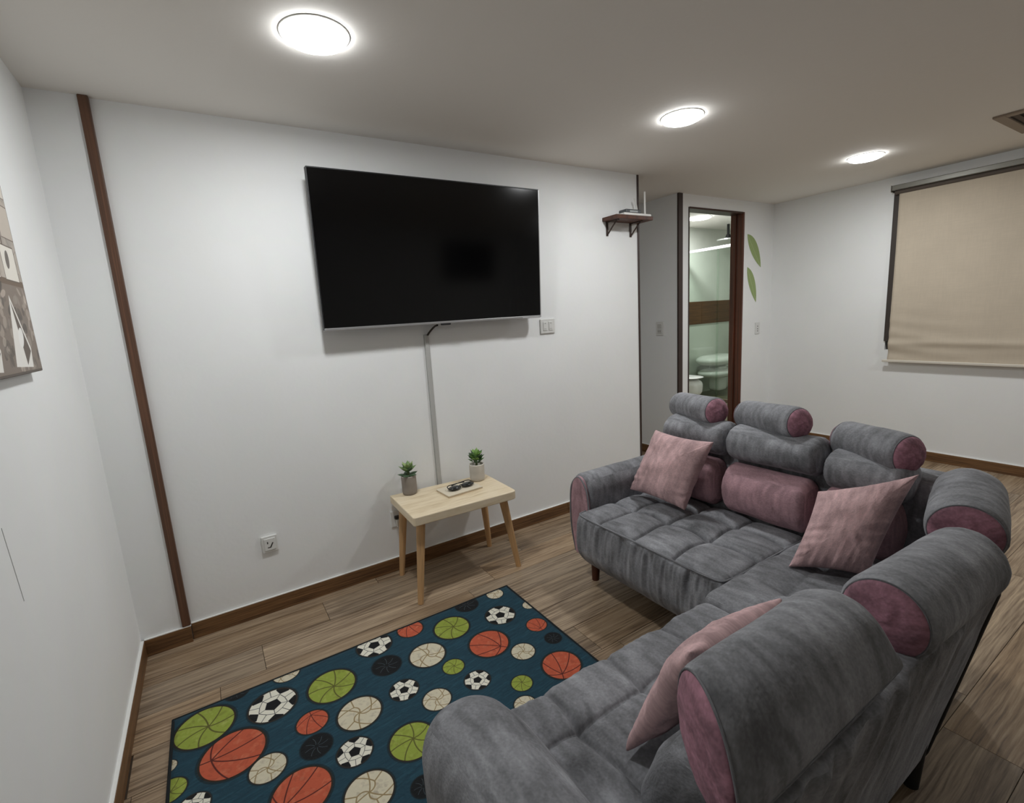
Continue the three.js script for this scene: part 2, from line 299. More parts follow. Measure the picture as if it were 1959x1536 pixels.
// ---------- wall shelf with router ----------
{
  const g = thing('wall_shelf', 'small brown wooden wall shelf at end of television wall', 'shelf', [3.03, 2.13, 0]);
  part('board', bx(0, .372, 0, .026, 0, .148, .003), std({ map: mTrim.map, roughness: .5, color: 0xdcc0b0 }), g);
  for (const x of [.045, .285]) part('bracket', mergeGeometries([bx(x - .009, x + .009, -.1, 0, 0, .006), bx(x - .009, x + .009, -.006, 0, 0, .12), tube([[x, -.095, .004], [x, -.06, .04], [x, -.006, .1]], .005, 12, 6)].map((q) => q.index ? q.toNonIndexed() : q)), std({ color: 0x3a2a22, roughness: .6 }), g);
  const r = thing('wifi_router', 'flat white wifi router with two upright antennas on shelf', 'router', [3.235, 2.156, .085]);
  part('body', bx(-.12, .155, 0, .018, -.055, .058, .006), mWhite, r);
  part('antenna', bx(.146, .158, .012, .19, -.008, .002, .003), mWhite, r);
  part('antenna', tube([[.09, .012, -.02], [.086, .06, -.02], [.075, .105, -.02], [.06, .14, -.02]], .0055, 16, 8), mWhite, r);
  const m = thing('modem', 'small dark grey modem lying on the white router', 'modem', [3.235, 2.174, .075]);
  part('body', bx(-.085, .07, 0, .03, -.03, .05, .009), std({ color: 0x4a4d4f, roughness: .4 }), m); part('front_strip', bx(-.05, .03, .008, .02, .048, .0515), std({ color: 0xa7abab, roughness: .3 }), m);
}

// ---------- leaf stickers ----------
function leafSticker(x0, y0, x1, y1, w, label) {
  const g = thing('leaf_sticker', label, 'wall sticker', [(x0 + x1) / 2, (y0 + y1) / 2, ZD + .0005], 0, 'green leaf wall stickers');
  const L = Math.hypot(x1 - x0, y1 - y0), s = new THREE.Shape(); s.moveTo(0, L / 2); s.bezierCurveTo(w * .9, L * .3, w * .75, -L * .15, 0, -L / 2); s.bezierCurveTo(-w * .55, -L * .1, -w * .5, L * .25, 0, L / 2);
  const e = new THREE.ExtrudeGeometry(s, { depth: .0015, bevelEnabled: false, curveSegments: 16 }), a = Math.atan2(x1 - x0, y0 - y1);
  e.rotateZ(a); part('blade', e, std({ color: 0x98ab70, roughness: .7 }), g);
  const v = bx(-.003, .003, -L * .46, L * .46, .0013, .0022); v.rotateZ(a); part('vein', v, std({ color: 0xb0be8c, roughness: .7 }), g);
}
leafSticker(5.28, 2.165, 5.53, 1.84, .13, 'upper and larger green leaf sticker beside bathroom doorway');
leafSticker(5.29, 1.84, 5.46, 1.48, .11, 'lower and narrower green leaf sticker beside bathroom doorway');

// ---------- canvas picture on left wall ----------
{
  const g = thing('canvas_picture', 'sepia and grey canvas print with thin dark edge on wall', 'picture', [0, 1.42, .74]);
  const w = .8, h = .72;
  part('edge', bx(.002, .028, 0, h, 0, w, .003), std({ color: 0x6b625b, roughness: .7 }), g);
  const t = canvasTex(1024, 920, (c, W, Hh) => {
    let s = 5; const R = () => { s = (s * 16807) % 2147483647; return s / 2147483647; };
    c.fillStyle = '#b9b0a5'; c.fillRect(0, 0, W, Hh);
    for (let i = 0; i < 500; i++) { const q = 120 + R() * 110; c.fillStyle = `rgba(${q},${q * .95},${q * .9},.16)`; c.fillRect(R() * W, R() * Hh, 10 + R() * 60, 30 + R() * 160); }
    const box = (x, y, a, b, col, st) => { c.fillStyle = col; c.fillRect(x, y, a, b); if (st) { c.strokeStyle = st; c.lineWidth = 4; c.strokeRect(x, y, a, b); } };
    for (let k = 0; k < 6; k++) { const x = k * 175; box(x, 0, 12, 620, '#6d6258'); box(x + 20, 60, 130, 230, '#d8d2c8', '#8a7f74'); box(x + 20, 320, 130, 120, '#c6bcb0', '#7d7268'); for (let j = 0; j < 8; j++) { c.strokeStyle = 'rgba(70,60,52,.55)'; c.lineWidth = 2; c.beginPath(); c.moveTo(x + R() * 160, 420 + R() * 180); c.lineTo(x + R() * 160, 420 + R() * 180); c.stroke(); } }
    box(0, 590, W, 22, '#7a6a5c');
    for (let k = 0; k < 5; k++) { const x = 20 + k * 205; box(x, 470, 150, 125, '#e9e4da', '#6d6258'); c.fillStyle = '#77706a'; c.beginPath(); c.ellipse(x + 60, 520, 20, 34, .3, 0, 7); c.fill(); }
    box(0, 612, W, Hh - 612, '#8d8177');
    for (let i = 0; i < 240; i++) { const q = 70 + R() * 150; c.fillStyle = `rgba(${q},${q * .94},${q * .88},.5)`; c.beginPath(); c.ellipse(R() * W, 620 + R() * 290, 6 + R() * 26, 5 + R() * 18, R() * 3, 0, 7); c.fill(); }
    for (let k = 0; k < 3; k++) { const x = 70 + k * 330; c.fillStyle = '#efece6'; c.beginPath(); c.moveTo(x, 900); c.lineTo(x + 90, 650); c.lineTo(x + 210, 840); c.lineTo(x + 190, 910); c.fill(); c.fillStyle = '#6f655d'; c.beginPath(); c.moveTo(x + 90, 670); c.lineTo(x + 200, 850); c.lineTo(x + 130, 900); c.fill(); c.fillStyle = '#f4f2ee'; c.beginPath(); c.ellipse(x + 120, 800, 26, 40, .6, 0, 7); c.fill(); }
  });
  const pg = new THREE.PlaneGeometry(w - .016, h - .016); pg.rotateY(Math.PI / 2); pg.translate(.0286, h / 2, w / 2); part('print', pg, std({ map: t, roughness: .7 }), g, 'sepia still-life and interior print');
}

// ---------- roller blind ----------
{
  const g = thing('roller_blind', 'beige roller blind lowered over the window', 'blind', [XR - .055, .88, .8]);
  const W = 1.72, Ht = 1.5, geo = new THREE.BoxGeometry(.0016, Ht - .05, W - .045, 1, 120, 90), p = geo.attributes.position;
  for (let i = 0; i < p.count; i++) {
    const y = p.getY(i) + Ht / 2 - .02, z = p.getZ(i) + W / 2, lo = sstep(.62, .1, y), sideL = Math.exp(-z / .28);
    const d = .004 * Math.sin(y * 5 + z * 1.3) + lo * (.0009 * Math.sin(y * 58 + 2.2 * Math.sin(z * 2.4)) + .0035 * (vnoise(z * 6, y * 16, 5) - .5)) + sideL * lo * .005 * Math.sin(y * 52 + z * 9) + .011 * Math.exp(-Math.pow((y - .17) / .03, 2));
    p.setX(i, p.getX(i) - d);
  }
  geo.translate(.012, (Ht - .05) / 2 + .002, W / 2 + .02); smoothNormals(geo); uvBox(geo);
  const weave = dataTex(256, 256, (u, v) => { const t = 1 + .025 * (fbm(u * 90, v * 8, 71, 2, 90, 8) - .5) + .025 * (fbm(u * 8, v * 90, 72, 2, 8, 90) - .5) + .04 * (fbm(u * 4, v * 4, 73, 3, 4, 4) - .5); return [204 * t, 191 * t, 172 * t]; }, .5, .5);
  part('fabric', geo, phys({ map: weave, roughness: .9, transmission: .06, thickness: 0 }), g, 'beige blackout fabric with slight creases');
  part('head_rail', bx(-.02, .055, Ht - .018, Ht + .024, -.008, W, .006), std({ color: 0x8e8d86, roughness: .4, metalness: .3 }), g, 'grey aluminium head rail');
  part('roller', cyl(.02, .02, [.018, Ht - .035, .01], [.018, Ht - .035, W - .02], 16), std({ color: 0x5a5048, roughness: .7 }), g);
  part('bottom_bar', bx(-.004, .018, -.008, .014, .005, W - .015, .005), std({ color: 0xd9d2c6, roughness: .4 }), g, 'cream bottom bar');
  part('end_cap', bx(-.022, .055, Ht - .03, Ht + .026, -.014, -.008, .003), std({ color: 0x7d7a72, roughness: .5 }), g);
}

// ---------- rug ----------
{
  const x0 = .132, x1 = 1.695, z0 = .578, z1 = 1.66, g = thing('area_rug', 'dark teal rug printed with sports balls on floor', 'rug', [x0, 0, z0]);
  const S = 1180, W = Math.round((x1 - x0) * S), Hh = Math.round((z1 - z0) * S);
  const balls = [['g', .244, .702, .102], ['s', .478, .742, .089], ['g', .701, .778, .095], ['o', .330, .905, .107], ['c', .428, 1.046, .060], ['o', .595, .929, .058], ['c', .758, .995, .083], ['k', .587, 1.054, .054], ['s', .696, 1.161, .061], ['g', .881, 1.240, .082], ['o', .511, 1.212, .094], ['c', .695, 1.343, .079], ['k', .930, .800, .062], ['s', .925, .630, .079], ['o', 1.107, .620, .062], ['c', 1.104, .846, .080], ['g', 1.278, .736, .086], ['s', 1.521, .795, .074], ['o', 1.367, .949, .092], ['g', 1.167, .986, .047], ['s', 1.214, 1.119, .054], ['s', .943, .986, .058], ['c', 1.033, 1.114, .057], ['c', 1.464, 1.089, .054], ['o', 1.622, .971, .050], ['k', 1.627, 1.097, .039], ['o', 1.550, 1.258, .084], ['g', 1.354, 1.244, .044], ['c', 1.303, 1.346, .045], ['c', 1.685, .813, .034], ['c', 1.595, .614, .046], ['c', .550, .578, .055], ['g', .142, .944, .05], ['s', .209, 1.056, .05], ['k', .847, 1.427, .04], ['k', .360, .573, .045], ['k', 1.424, .609, .06], ['c', .13, .83, .03], ['s', 1.66, 1.38, .04], ['g', .25, 1.26, .07], ['o', .9, 1.56, .08], ['s', 1.15, 1.47, .08], ['g', 1.45, 1.5, .08], ['c', .45, 1.5, .08], ['s', .24, 1.5, .07], ['o', 1.64, 1.6, .06], ['k', .66, 1.55, .05]];
  const t = canvasTex(W, Hh, (c) => {
    let s = 9; const R = () => { s = (s * 16807) % 2147483647; return s / 2147483647; };
    c.fillStyle = '#193c4b'; c.fillRect(0, 0, W, Hh);
    for (let i = 0; i < 5200; i++) { const q = R(); c.strokeStyle = q < .5 ? 'rgba(14,44,58,.22)' : 'rgba(48,98,112,.15)'; c.lineWidth = 2 + R() * 7; c.beginPath(); const x = R() * W, y = R() * Hh, l = 20 + R() * 90; c.moveTo(x, y); c.lineTo(x + l, y - l * .18 + R() * 8); c.stroke(); }
    const tone = (x, y, r, n, a) => { for (let i = 0; i < n; i++) { const an = R() * 7, d = Math.sqrt(R()) * r; c.fillStyle = R() < .5 ? `rgba(255,240,200,${a})` : `rgba(40,20,10,${a})`; c.beginPath(); c.ellipse(x + Math.cos(an) * d, y + Math.sin(an) * d, r * (.05 + R() * .12), r * (.03 + R() * .06), R() * 3, 0, 7); c.fill(); } };
    for (const [k, bxx, bz, br] of balls) {
      const x = (bxx - x0) * S, y = (bz - z0) * S, r = br * S, rot = R() * 6.28;
      c.save(); c.beginPath(); c.arc(x, y, r * 1.1, 0, 7); c.fillStyle = 'rgba(12,26,30,.55)'; c.fill();
      c.beginPath(); c.arc(x, y, r, 0, 7); c.fillStyle = { g: '#8f9e40', s: '#e4e1d2', o: '#bb583d', c: '#d0c8b0', k: '#070b0f' }[k]; c.fill(); c.clip();
      if (k !== 's' && k !== 'k') tone(x, y, r, 70, .06);
      c.translate(x, y); c.rotate(rot); c.lineCap = 'round';
      if (k === 's') {
        const pent = (px, py, pr, a) => { c.beginPath(); for (let i = 0; i < 5; i++) { const q = a + i * 1.2566; c.lineTo(px + Math.cos(q) * pr, py + Math.sin(q) * pr); } c.closePath(); c.fill(); };
        c.fillStyle = '#0a0c0f'; c.strokeStyle = '#4a4a48'; c.lineWidth = r * .028; pent(0, 0, r * .36, 0);
        for (let i = 0; i < 5; i++) { const q = i * 1.2566; pent(Math.cos(q + .6283) * r * .0 + Math.cos(q) * r * .97, Math.sin(q) * r * .97, r * .33, q + Math.PI / 5 * 5); c.beginPath(); c.moveTo(Math.cos(q) * r * .36, Math.sin(q) * r * .36); c.lineTo(Math.cos(q) * r * .62, Math.sin(q) * r * .62); c.stroke(); const q2 = q + .6283; c.beginPath(); c.moveTo(Math.cos(q2) * r * .55, Math.sin(q2) * r * .55); c.lineTo(Math.cos(q2) * r, Math.sin(q2) * r); c.stroke(); c.beginPath(); c.moveTo(Math.cos(q2) * r * .55, Math.sin(q2) * r * .55); c.lineTo(Math.cos(q) * r * .62, Math.sin(q) * r * .62); c.moveTo(Math.cos(q2) * r * .55, Math.sin(q2) * r * .55); c.lineTo(Math.cos(q + 1.2566) * r * .62, Math.sin(q + 1.2566) * r * .62); c.stroke(); }
      } else if (k === 'o') {
        c.strokeStyle = '#54201a'; c.lineWidth = r * .045; const px = r * .55, py = -r * .35;
        for (const [ex, ey, kx, ky] of [[-r, r * .1, -.2 * r, -.35 * r], [-r * .5, r * .95, -.1 * r, .2 * r], [r * .35, r, r * .55, r * .3], [r, r * .3, r * .85, -.1 * r], [-r * .6, -r * .85, 0, -.75 * r], [r, -r * .7, r * .7, -.5 * r]]) { c.beginPath(); c.moveTo(px, py); c.quadraticCurveTo(kx, ky, ex, ey); c.stroke(); }
      } else if (k === 'g') {
        c.strokeStyle = '#5a5a26'; c.lineWidth = r * .05;
        for (let i = 0; i < 7; i++) { const q = i * .898 + .2; c.beginPath(); c.moveTo(r * .1, r * .08); c.quadraticCurveTo(Math.cos(q + .35) * r * .5, Math.sin(q + .35) * r * .5, Math.cos(q) * r, Math.sin(q) * r); c.stroke(); }
      } else if (k === 'c') {
        c.strokeStyle = '#93805c'; c.lineWidth = r * .055;
        for (let i = 0; i < 3; i++) { c.rotate(2.094); c.beginPath(); c.moveTo(0, 0); c.quadraticCurveTo(r * .3, r * .1, r * .45, -r * .2); c.lineTo(r, -r * .3); c.moveTo(r * .45, -r * .2); c.quadraticCurveTo(r * .4, -r * .6, r * .1, -r); c.moveTo(0, 0); c.quadraticCurveTo(r * .1, r * .5, r * .5, r); c.stroke(); }
      } else { c.strokeStyle = 'rgba(120,140,150,.55)'; c.lineWidth = r * .035; for (let i = 0; i < 8; i++) { const q = i * .785; c.beginPath(); c.moveTo(Math.cos(q) * r * .15, Math.sin(q) * r * .15); c.quadraticCurveTo(Math.cos(q + .3) * r * .4, Math.sin(q + .3) * r * .4, Math.cos(q) * r * .75, Math.sin(q) * r * .75); c.stroke(); } }
      c.restore(); c.beginPath(); c.arc(x, y, r, 0, 7); c.strokeStyle = k === 'k' ? '#0a1216' : '#2a2016'; c.lineWidth = r * .06; c.stroke();
    }
  });
  const w = x1 - x0, d = z1 - z0, pile = new THREE.BoxGeometry(w - .012, .008, d - .012, 60, 1, 44), pp = pile.attributes.position, uv = pile.attributes.uv;
  pile.translate(w / 2, .006, d / 2);
  for (let i = 0; i < pp.count; i++) { uv.setXY(i, pp.getX(i) / w, 1 - pp.getZ(i) / d); if (pp.getY(i) > .006) pp.setY(i, pp.getY(i) + .0012 * (vnoise(pp.getX(i) * 9, pp.getZ(i) * 9, 44) - .5)); }
  smoothNormals(pile);
  part('pile', pile, phys({ map: t, roughness: .95, bumpMap: napBump, bumpScale: .002, sheen: .2, sheenRoughness: .6, sheenColor: new THREE.Color(0x30485a) }), g, 'teal pile with orange, green, cream and black balls');
  part('border', mergeGeometries([bx(0, w, 0, .011, 0, .013, .004), bx(0, w, 0, .011, d - .013, d, .004), bx(0, .013, 0, .011, .013, d - .013, .004), bx(w - .013, w, 0, .011, .013, d - .013, .004)]), std({ color: 0x0c1418, roughness: .95 }), g, 'black bound edge');
}

// ---------- bench ----------
const BY = .492;
{
  const g = thing('wooden_bench', 'light pine bench with splayed legs against the wall', 'bench');
  const s = new THREE.Shape(); // shape y = -z
  const pts = [[1.246, -.03], [1.876, -.07], [1.866, -.462], [1.244, -.444]];
  s.moveTo(pts[0][0] + .012, pts[0][1] - .004); s.lineTo(pts[1][0] - .02, pts[1][1]); s.quadraticCurveTo(pts[1][0], pts[1][1], pts[1][0], pts[1][1] - .02); s.lineTo(pts[2][0], pts[2][1] + .03); s.quadraticCurveTo(pts[2][0], pts[2][1], pts[2][0] - .03, pts[2][1]); s.lineTo(pts[3][0] + .006, pts[3][1]); s.lineTo(pts[3][0], pts[3][1] + .006);
  const e = new THREE.ExtrudeGeometry(s, { depth: .04, bevelEnabled: true, bevelSize: .004, bevelThickness: .004, bevelSegments: 3, curveSegments: 8 });
  e.rotateX(-Math.PI / 2); e.translate(0, BY - .044, 0); part('seat_board', uvBox(e), mPine, g);
  for (const [tx, tz, fx, fz] of [[1.305, .10, 1.262, .075], [1.30, .385, 1.237, .434], [1.815, .13, 1.862, .092], [1.81, .395, 1.872, .43]]) part('leg', cyl(.0155, .0255, [fx, 0, fz], [tx, BY - .045, tz], 18), mPineLeg, g);
}
// potted succulents
const leafGeo = (() => { const q = new THREE.SphereGeometry(1, 10, 8), p = q.attributes.position; for (let i = 0; i < p.count; i++) { const y = p.getY(i) * .5 + .5, w = Math.sin(Math.pow(clamp(y, 0, 1), .75) * Math.PI) * .9 + .1; p.setXYZ(i, p.getX(i) * .26 * w, y, p.getZ(i) * .1 * w + .18 * y * y); } return smoothNormals(q); })();
function plant(x, z, r, h, potColor, leafColors, leaves, label) {
  const g = thing('potted_succulent', label, 'potted plant', [x, BY, z]);
  const map = dataTex(64, 64, (u, v) => { const t = 1 + .16 * (fbm(u * 4, v * 14, 91, 3, 4, 14) - .5); return potColor.map((c) => c * t); }, 1, 1);
  const pot = part('pot', new THREE.LatheGeometry([[.0001, 0], [r * .84, 0], [r * .95, h * .05], [r, h * .16], [r, h * .95], [r * .985, h], [r * .9, h], [r * .88, h * .86], [.0001, h * .86]].map((q) => new THREE.Vector2(...q)), 40), std({ map, roughness: .85 }), g);
  part('rim', new THREE.TorusGeometry(r * .945, r * .055, 10, 40).rotateX(Math.PI / 2).translate(0, h, 0), std({ color: new THREE.Color(`rgb(${potColor.map((c) => Math.min(235, Math.round(c + 40))).join(',')})`), roughness: .8 }), g);
  const soil = new THREE.SphereGeometry(r * .9, 20, 8, 0, 7, 0, 1.2); soil.scale(1, .28, 1); soil.translate(0, h * .75, 0); part('soil', soil, std({ color: 0x2a261f, roughness: 1 }), g);
  const ms = leafColors.map((c) => std({ color: c, roughness: .55 }));
  part('stem', cyl(.008, .005, [0, h * .85, 0], [.002, h * 1.3, 0], 8), std({ color: 0x55603a, roughness: .8 }), g);
  leaves.forEach(([az, tilt, len, y, mi, off]) => { const m = part('leaf', leafGeo, ms[mi], g); m.position.set(Math.sin(az) * (off ?? .003), h + y, Math.cos(az) * (off ?? .003)); m.rotation.set(tilt, az, 0, 'YXZ'); m.scale.set(len * 1.5, len * 1.22, len * 1.3); });
}
{
  const a = []; for (let i = 0; i < 5; i++) a.push([i * 1.26 + .5, 1.15, .052, -.004, 0]); for (let i = 0; i < 6; i++) a.push([i * 1.05 + .1, .72, .052, .022, i % 3 ? 1 : 0]); for (let i = 0; i < 6; i++) a.push([i * 1.05 + .6, .38, .05, .03, i % 2 ? 2 : 1]); a.push([1, .05, .045, .035, 2]);
  plant(1.362, .078, .0435, .112, [142, 134, 126], [0x3f5a3c, 0x6f8a55, 0x93a86c], a, 'succulent in dark grey cylindrical pot on bench');
  const b = []; for (let k = 0; k < 7; k++) { const az = k * .9 + .3, ox = Math.sin(az) * .016, oz = Math.cos(az) * .016; for (let i = 0; i < 4; i++) b.push([az + i * 1.5, .55 + .25 * (i % 2), .036, .008 + (k % 3) * .014 + i * .008, (i + k) % 3, .018]); } b.push([.4, .1, .05, .04, 2, .01], [2.4, .15, .048, .042, 2, .012], [4.4, .15, .05, .04, 0, .012]);
  plant(1.787, .138, .047, .104, [196, 190, 180], [0x35552f, 0x527a3e, 0x7aa04f], b, 'bushy jade succulent in pale ribbed pot on bench');
}
{
  const g = thing('booklet', 'thin cream booklet lying on the pine bench', 'booklet', [1.618, BY, .222], .06);
  part('cover', bx(-.115, .115, 0, .002, -.08, .08, .001), std({ color: 0xb99f7c, roughness: .7 }), g); part('pages', bx(-.113, .114, .002, .009, -.078, .078, .001), std({ color: 0xe2d9c6, roughness: .8 }), g); part('cover', bx(-.115, .115, .009, .011, -.08, .08, .001), std({ color: 0xddd2bc, roughness: .6 }), g);
  const s = thing('sunglasses', 'folded black sunglasses lying on the cream booklet', 'sunglasses', [1.628, BY + .011, .228], .12);
  const mLens = phys({ color: 0x0c1011, roughness: .12, clearcoat: .6 }), mFr = std({ color: 0x15130f, roughness: .35 });
  for (const q of [-1, 1]) {
    const l = new THREE.SphereGeometry(1, 20, 12); l.scale(.038, .011, .026); l.translate(q * .045, .013, 0); part('lens', l, mLens, s);
    const fr = new THREE.TorusGeometry(.033, .0036, 8, 28); fr.rotateX(Math.PI / 2); fr.scale(1.16, 1, .8); fr.translate(q * .045, .012, 0); part('rim', fr, mFr, s);
    part('temple', tube([[q * .083, .014, -.01], [q * .078, .02, -.03], [q * .02, .02, -.038], [-q * .045, .016, -.036]], .0028, 20, 8), mFr, s);
  }
  part('bridge', tube([[-.012, .014, -.004], [0, .018, -.006], [.012, .014, -.004]], .003, 10, 8), mFr, s);
}

// ---------- sectional sofa ----------
const sofa = thing('sectional_sofa', 'grey velvet L-shaped corner sofa with mauve lumbar rolls', 'sofa');
const gs = (d, s) => Math.exp(-(d * d) / (s * s));
// tufted top: pulls at buttons, creases along the grid lines between them
function tuft(v, n, xs, zs, amp, line, slit = .016) {
  const up = clamp(n.y, 0, 1); if (up < .2) return 0;
  let pit = 0, d = 1; for (const x of xs) for (const z of zs) pit = Math.max(pit, Math.exp(-Math.hypot(v.x - x, v.z - z) / .038));
  for (const x of xs) d = Math.min(d, Math.abs(v.x - x - .006 * Math.sin(v.z * 23 + x * 9))); for (const z of zs) d = Math.min(d, Math.abs(v.z - z - .006 * Math.sin(v.x * 21 + z * 7)));
  return -up * (amp * pit + line * Math.exp(-d / .026) + slit * gs(d, .0055)); // soft hollow with a narrow stitched fold at its bottom
}
const wob = (v, s, f) => (vnoise(v.x * f + v.y * f * .7, v.z * f + v.y * f * .9, s) - .5);
// gathers below a seam on an upright face: folds run down, fading out
const gather = (t, y, yTop, s) => { const f = sstep(yTop - .34, yTop - .02, y) * sstep(yTop + .004, yTop - .05, y); return f * (.026 * (vnoise(t * 42, y * 5, s) - .5) + .015 * (vnoise(t * 95, y * 7, s + 1) - .5)); };
function seamLoop(pts, r) { return tube(pts, r, 160, 8); }

// long cushion facing away from the wall with the window (runs from the TV wall)
{
  const x0 = 1.985, x1 = 2.60, z0 = .865, z1 = 1.722, yt = .45, yb = .14;
  const c = part('seat_cushion', soft(x0, x1, yb, yt, z0, z1, [.03, .022, .03], .0048, (v, n) => {
    const u = (v.x - x0) / (x1 - x0), w = (v.z - z0) / (z1 - z0);
    let e = n.y > .3 ? .024 * Math.pow(clamp(4 * u * (1 - u), 0, 1), .55) * Math.pow(clamp(4 * w * (1 - w), 0, 1), .55) * n.y : 0;
    e += tuft(v, n, [2.245, 2.455], [1.03, 1.25, 1.475], .022, .02) + .003 * wob(v, 3, 14);
    const V = n.clone().multiplyScalar(e);
    if (n.x < -.5) { V.x += gather(v.z, v.y, yt, 21) * -1; V.x -= .018 * Math.sin(Math.PI * clamp((v.y - yb) / (yt - yb), 0, 1)); }
    if (v.y < .27) { const k = (.27 - v.y) * (.27 - v.y) * 4.2; V.x += k * (1 - u); V.z += k * .45 * (1 - 2 * w); }
    if (n.z > .5) V.z += gather(v.x, v.y, yt, 25);
    return V;
  }), mGrey, sofa, 'tufted grey two-seat cushion with gathered front');
  part('piping', seamLoop([[x1 - .05, yt - .006, z1 + .001], [2.3, yt - .004, z1 + .001], [x0 + .05, yt - .004, z1 - .0], [x0 + .012, yt - .004, z1 - .012], [x0 - .001, yt - .004, z1 - .06], [x0 - .002, yt - .004, 1.3], [x0 - .001, yt - .004, z0 + .06], [x0 + .012, yt - .004, z0 + .012], [x0 + .06, yt - .004, z0]], .0045), mPipe, c);
}
// corner cushion
part('seat_cushion', soft(1.845, 2.60, .2, .468, 1.727, 2.17, [.05, .05, .04], .0055, (v, n) => {
  const u = (v.x - 1.845) / .755, w = (v.z - 1.727) / .443;
  let e = n.y > .3 ? .02 * Math.pow(clamp(4 * u * (1 - u), 0, 1), .6) * Math.pow(clamp(4 * w * (1 - w), 0, 1), .6) : 0;
  return e + tuft(v, n, [2.08, 2.34], [1.915], .03, .007, .001) + .005 * wob(v, 5, 11) * (1 + Math.abs(n.x));
}), mGrey, sofa, 'grey tufted corner cushion');
// cushion in front of the camera
part('seat_cushion', soft(.93, 1.86, .17, .452, 1.735, 2.2, [.045, .05, .045], .0048, (v, n) => {
  const u = (v.x - .93) / .93, w = (v.z - 1.735) / .465;
  let e = n.y > .3 ? .016 * Math.pow(clamp(4 * u * (1 - u), 0, 1), .5) * Math.pow(clamp(4 * w * (1 - w), 0, 1), .5) : 0;
  e += tuft(v, n, [1.12, 1.355, 1.605], [1.908], .026, .012, .008) + .004 * wob(v, 7, 11);
  const V = n.clone().multiplyScalar(e); if (n.z < -.5) V.z += -gather(v.x, v.y, .46, 31) * .6; return V;
}), mGrey, sofa, 'grey tufted cushion facing the television');
// base frames
part('base_frame', mergeGeometries([bx(2.22, 2.72, .13, .24, .80, 1.74, .02), bx(1.95, 2.72, .11, .23, 1.80, 2.24, .02), bx(.80, 2.1, .11, .2, 1.84, 2.26, .02)]), mGrey, sofa, 'grey base under the cushions');
// armrests
function archArm(len, w, h, cell, name) { // local: along +x from 0..len, z -w/2..w/2, y 0..h; tapers below
  return soft(0, len, 0, h, -w / 2, w / 2, [.02, .085, w * .48], cell, (v, n) => { const V = new THREE.Vector3(); const t = clamp(v.y / h, 0, 1); V.z = v.z * (-.22 * Math.pow(1 - t, 1.4)); V.addScaledVector(n, .004 * wob(v, 15, 10)); return V; });
}
{
  const a = archArm(.56, .155, .475, .012); const g = part('armrest', a, mGrey, sofa, 'grey armrest with mauve front panel'); g.position.set(2.075, .15, .795);
  const s = new THREE.Shape(); const w = .064, h = .44; s.moveTo(-w * .55, 0); s.bezierCurveTo(-w * 1.1, h * .3, -w * 1.35, h, 0, h); s.bezierCurveTo(w * 1.35, h, w * 1.1, h * .3, w * .55, 0); s.closePath();
  const e = new THREE.ExtrudeGeometry(s, { depth: .008, bevelEnabled: true, bevelSize: .008, bevelThickness: .008, bevelSegments: 4, curveSegments: 20 }); e.rotateY(-Math.PI / 2); e.translate(.0, .018, 0); uvBox(e);
  part('front_panel', e, mMauve, g, 'mauve velvet panel');
  part('piping', tube([[-.012, .02, .045], [-.012, .15, .074], [-.012, .3, .0765], [-.012, .41, .058], [-.012, .464, 0], [-.012, .41, -.058], [-.012, .3, -.0765], [-.012, .15, -.074], [-.012, .02, -.045]], .0045, 80, 8), mPipe, g);
}
{
  const g = part('armrest', soft(.732, .968, .13, .635, 1.71, 2.36, [.11, .13, .12], .0125, (v, n) => { const V = n.clone().multiplyScalar(.006 * wob(v, 17, 8)); const t = clamp((v.y - .13) / .5, 0, 1); V.x += (v.x - .84) * (-.2 * Math.pow(1 - t, 1.6)); V.y += -.05 * sstep(1.95, 1.72, v.z) * t; return V; }), mGrey, sofa, 'rounded grey armrest beside the rug');
}
// backrests along the far arm: shell, lumbar, upper cushion, headrest roll
function bolster(axis, a0, a1, cy, cc, ry, rc, cell, s, end = .5) { // rounded block along axis ('z' or 'x'), cc = other horizontal centre
  const L0 = a0, L1 = a1, d = (v, n) => { const t = axis === 'z' ? v.z : v.x, near = Math.exp(-Math.min(t - L0, L1 - t) / .035); const ang = axis === 'z' ? Math.atan2(v.y - cy, v.x - cc) : Math.atan2(v.y - cy, v.z - cc); return .006 * wob(v, s, 9) + near * .0045 * (vnoise(ang * 11 + 40, 3, s) - .5); };
  return axis === 'z' ? soft(cc - rc, cc + rc, cy - ry, cy + ry, a0, a1, [rc * .98, ry * .98, Math.min(.05, ry * end)], cell, d) : soft(a0, a1, cy - ry, cy + ry, cc - rc, cc + rc, [Math.min(.05, ry * end), ry * .98, rc * .98], cell, d);
}
const capDome = (r, rz, bulge) => { const g = new THREE.SphereGeometry(1, 36, 12, 0, Math.PI * 2, 0, Math.PI / 2); const p = g.attributes.position; for (let i = 0; i < p.count; i++) { const x = p.getX(i), z = p.getZ(i), y = p.getY(i); p.setXYZ(i, x * r, y * bulge + (vnoise(x * 5 + 9, z * 5 + 9, 3) - .5) * .007 * y, z * rz); } g.computeVertexNormals(); const uv = g.attributes.uv; for (let i = 0; i < p.count; i++) uv.setXY(i, p.getX(i), p.getZ(i)); return g; };
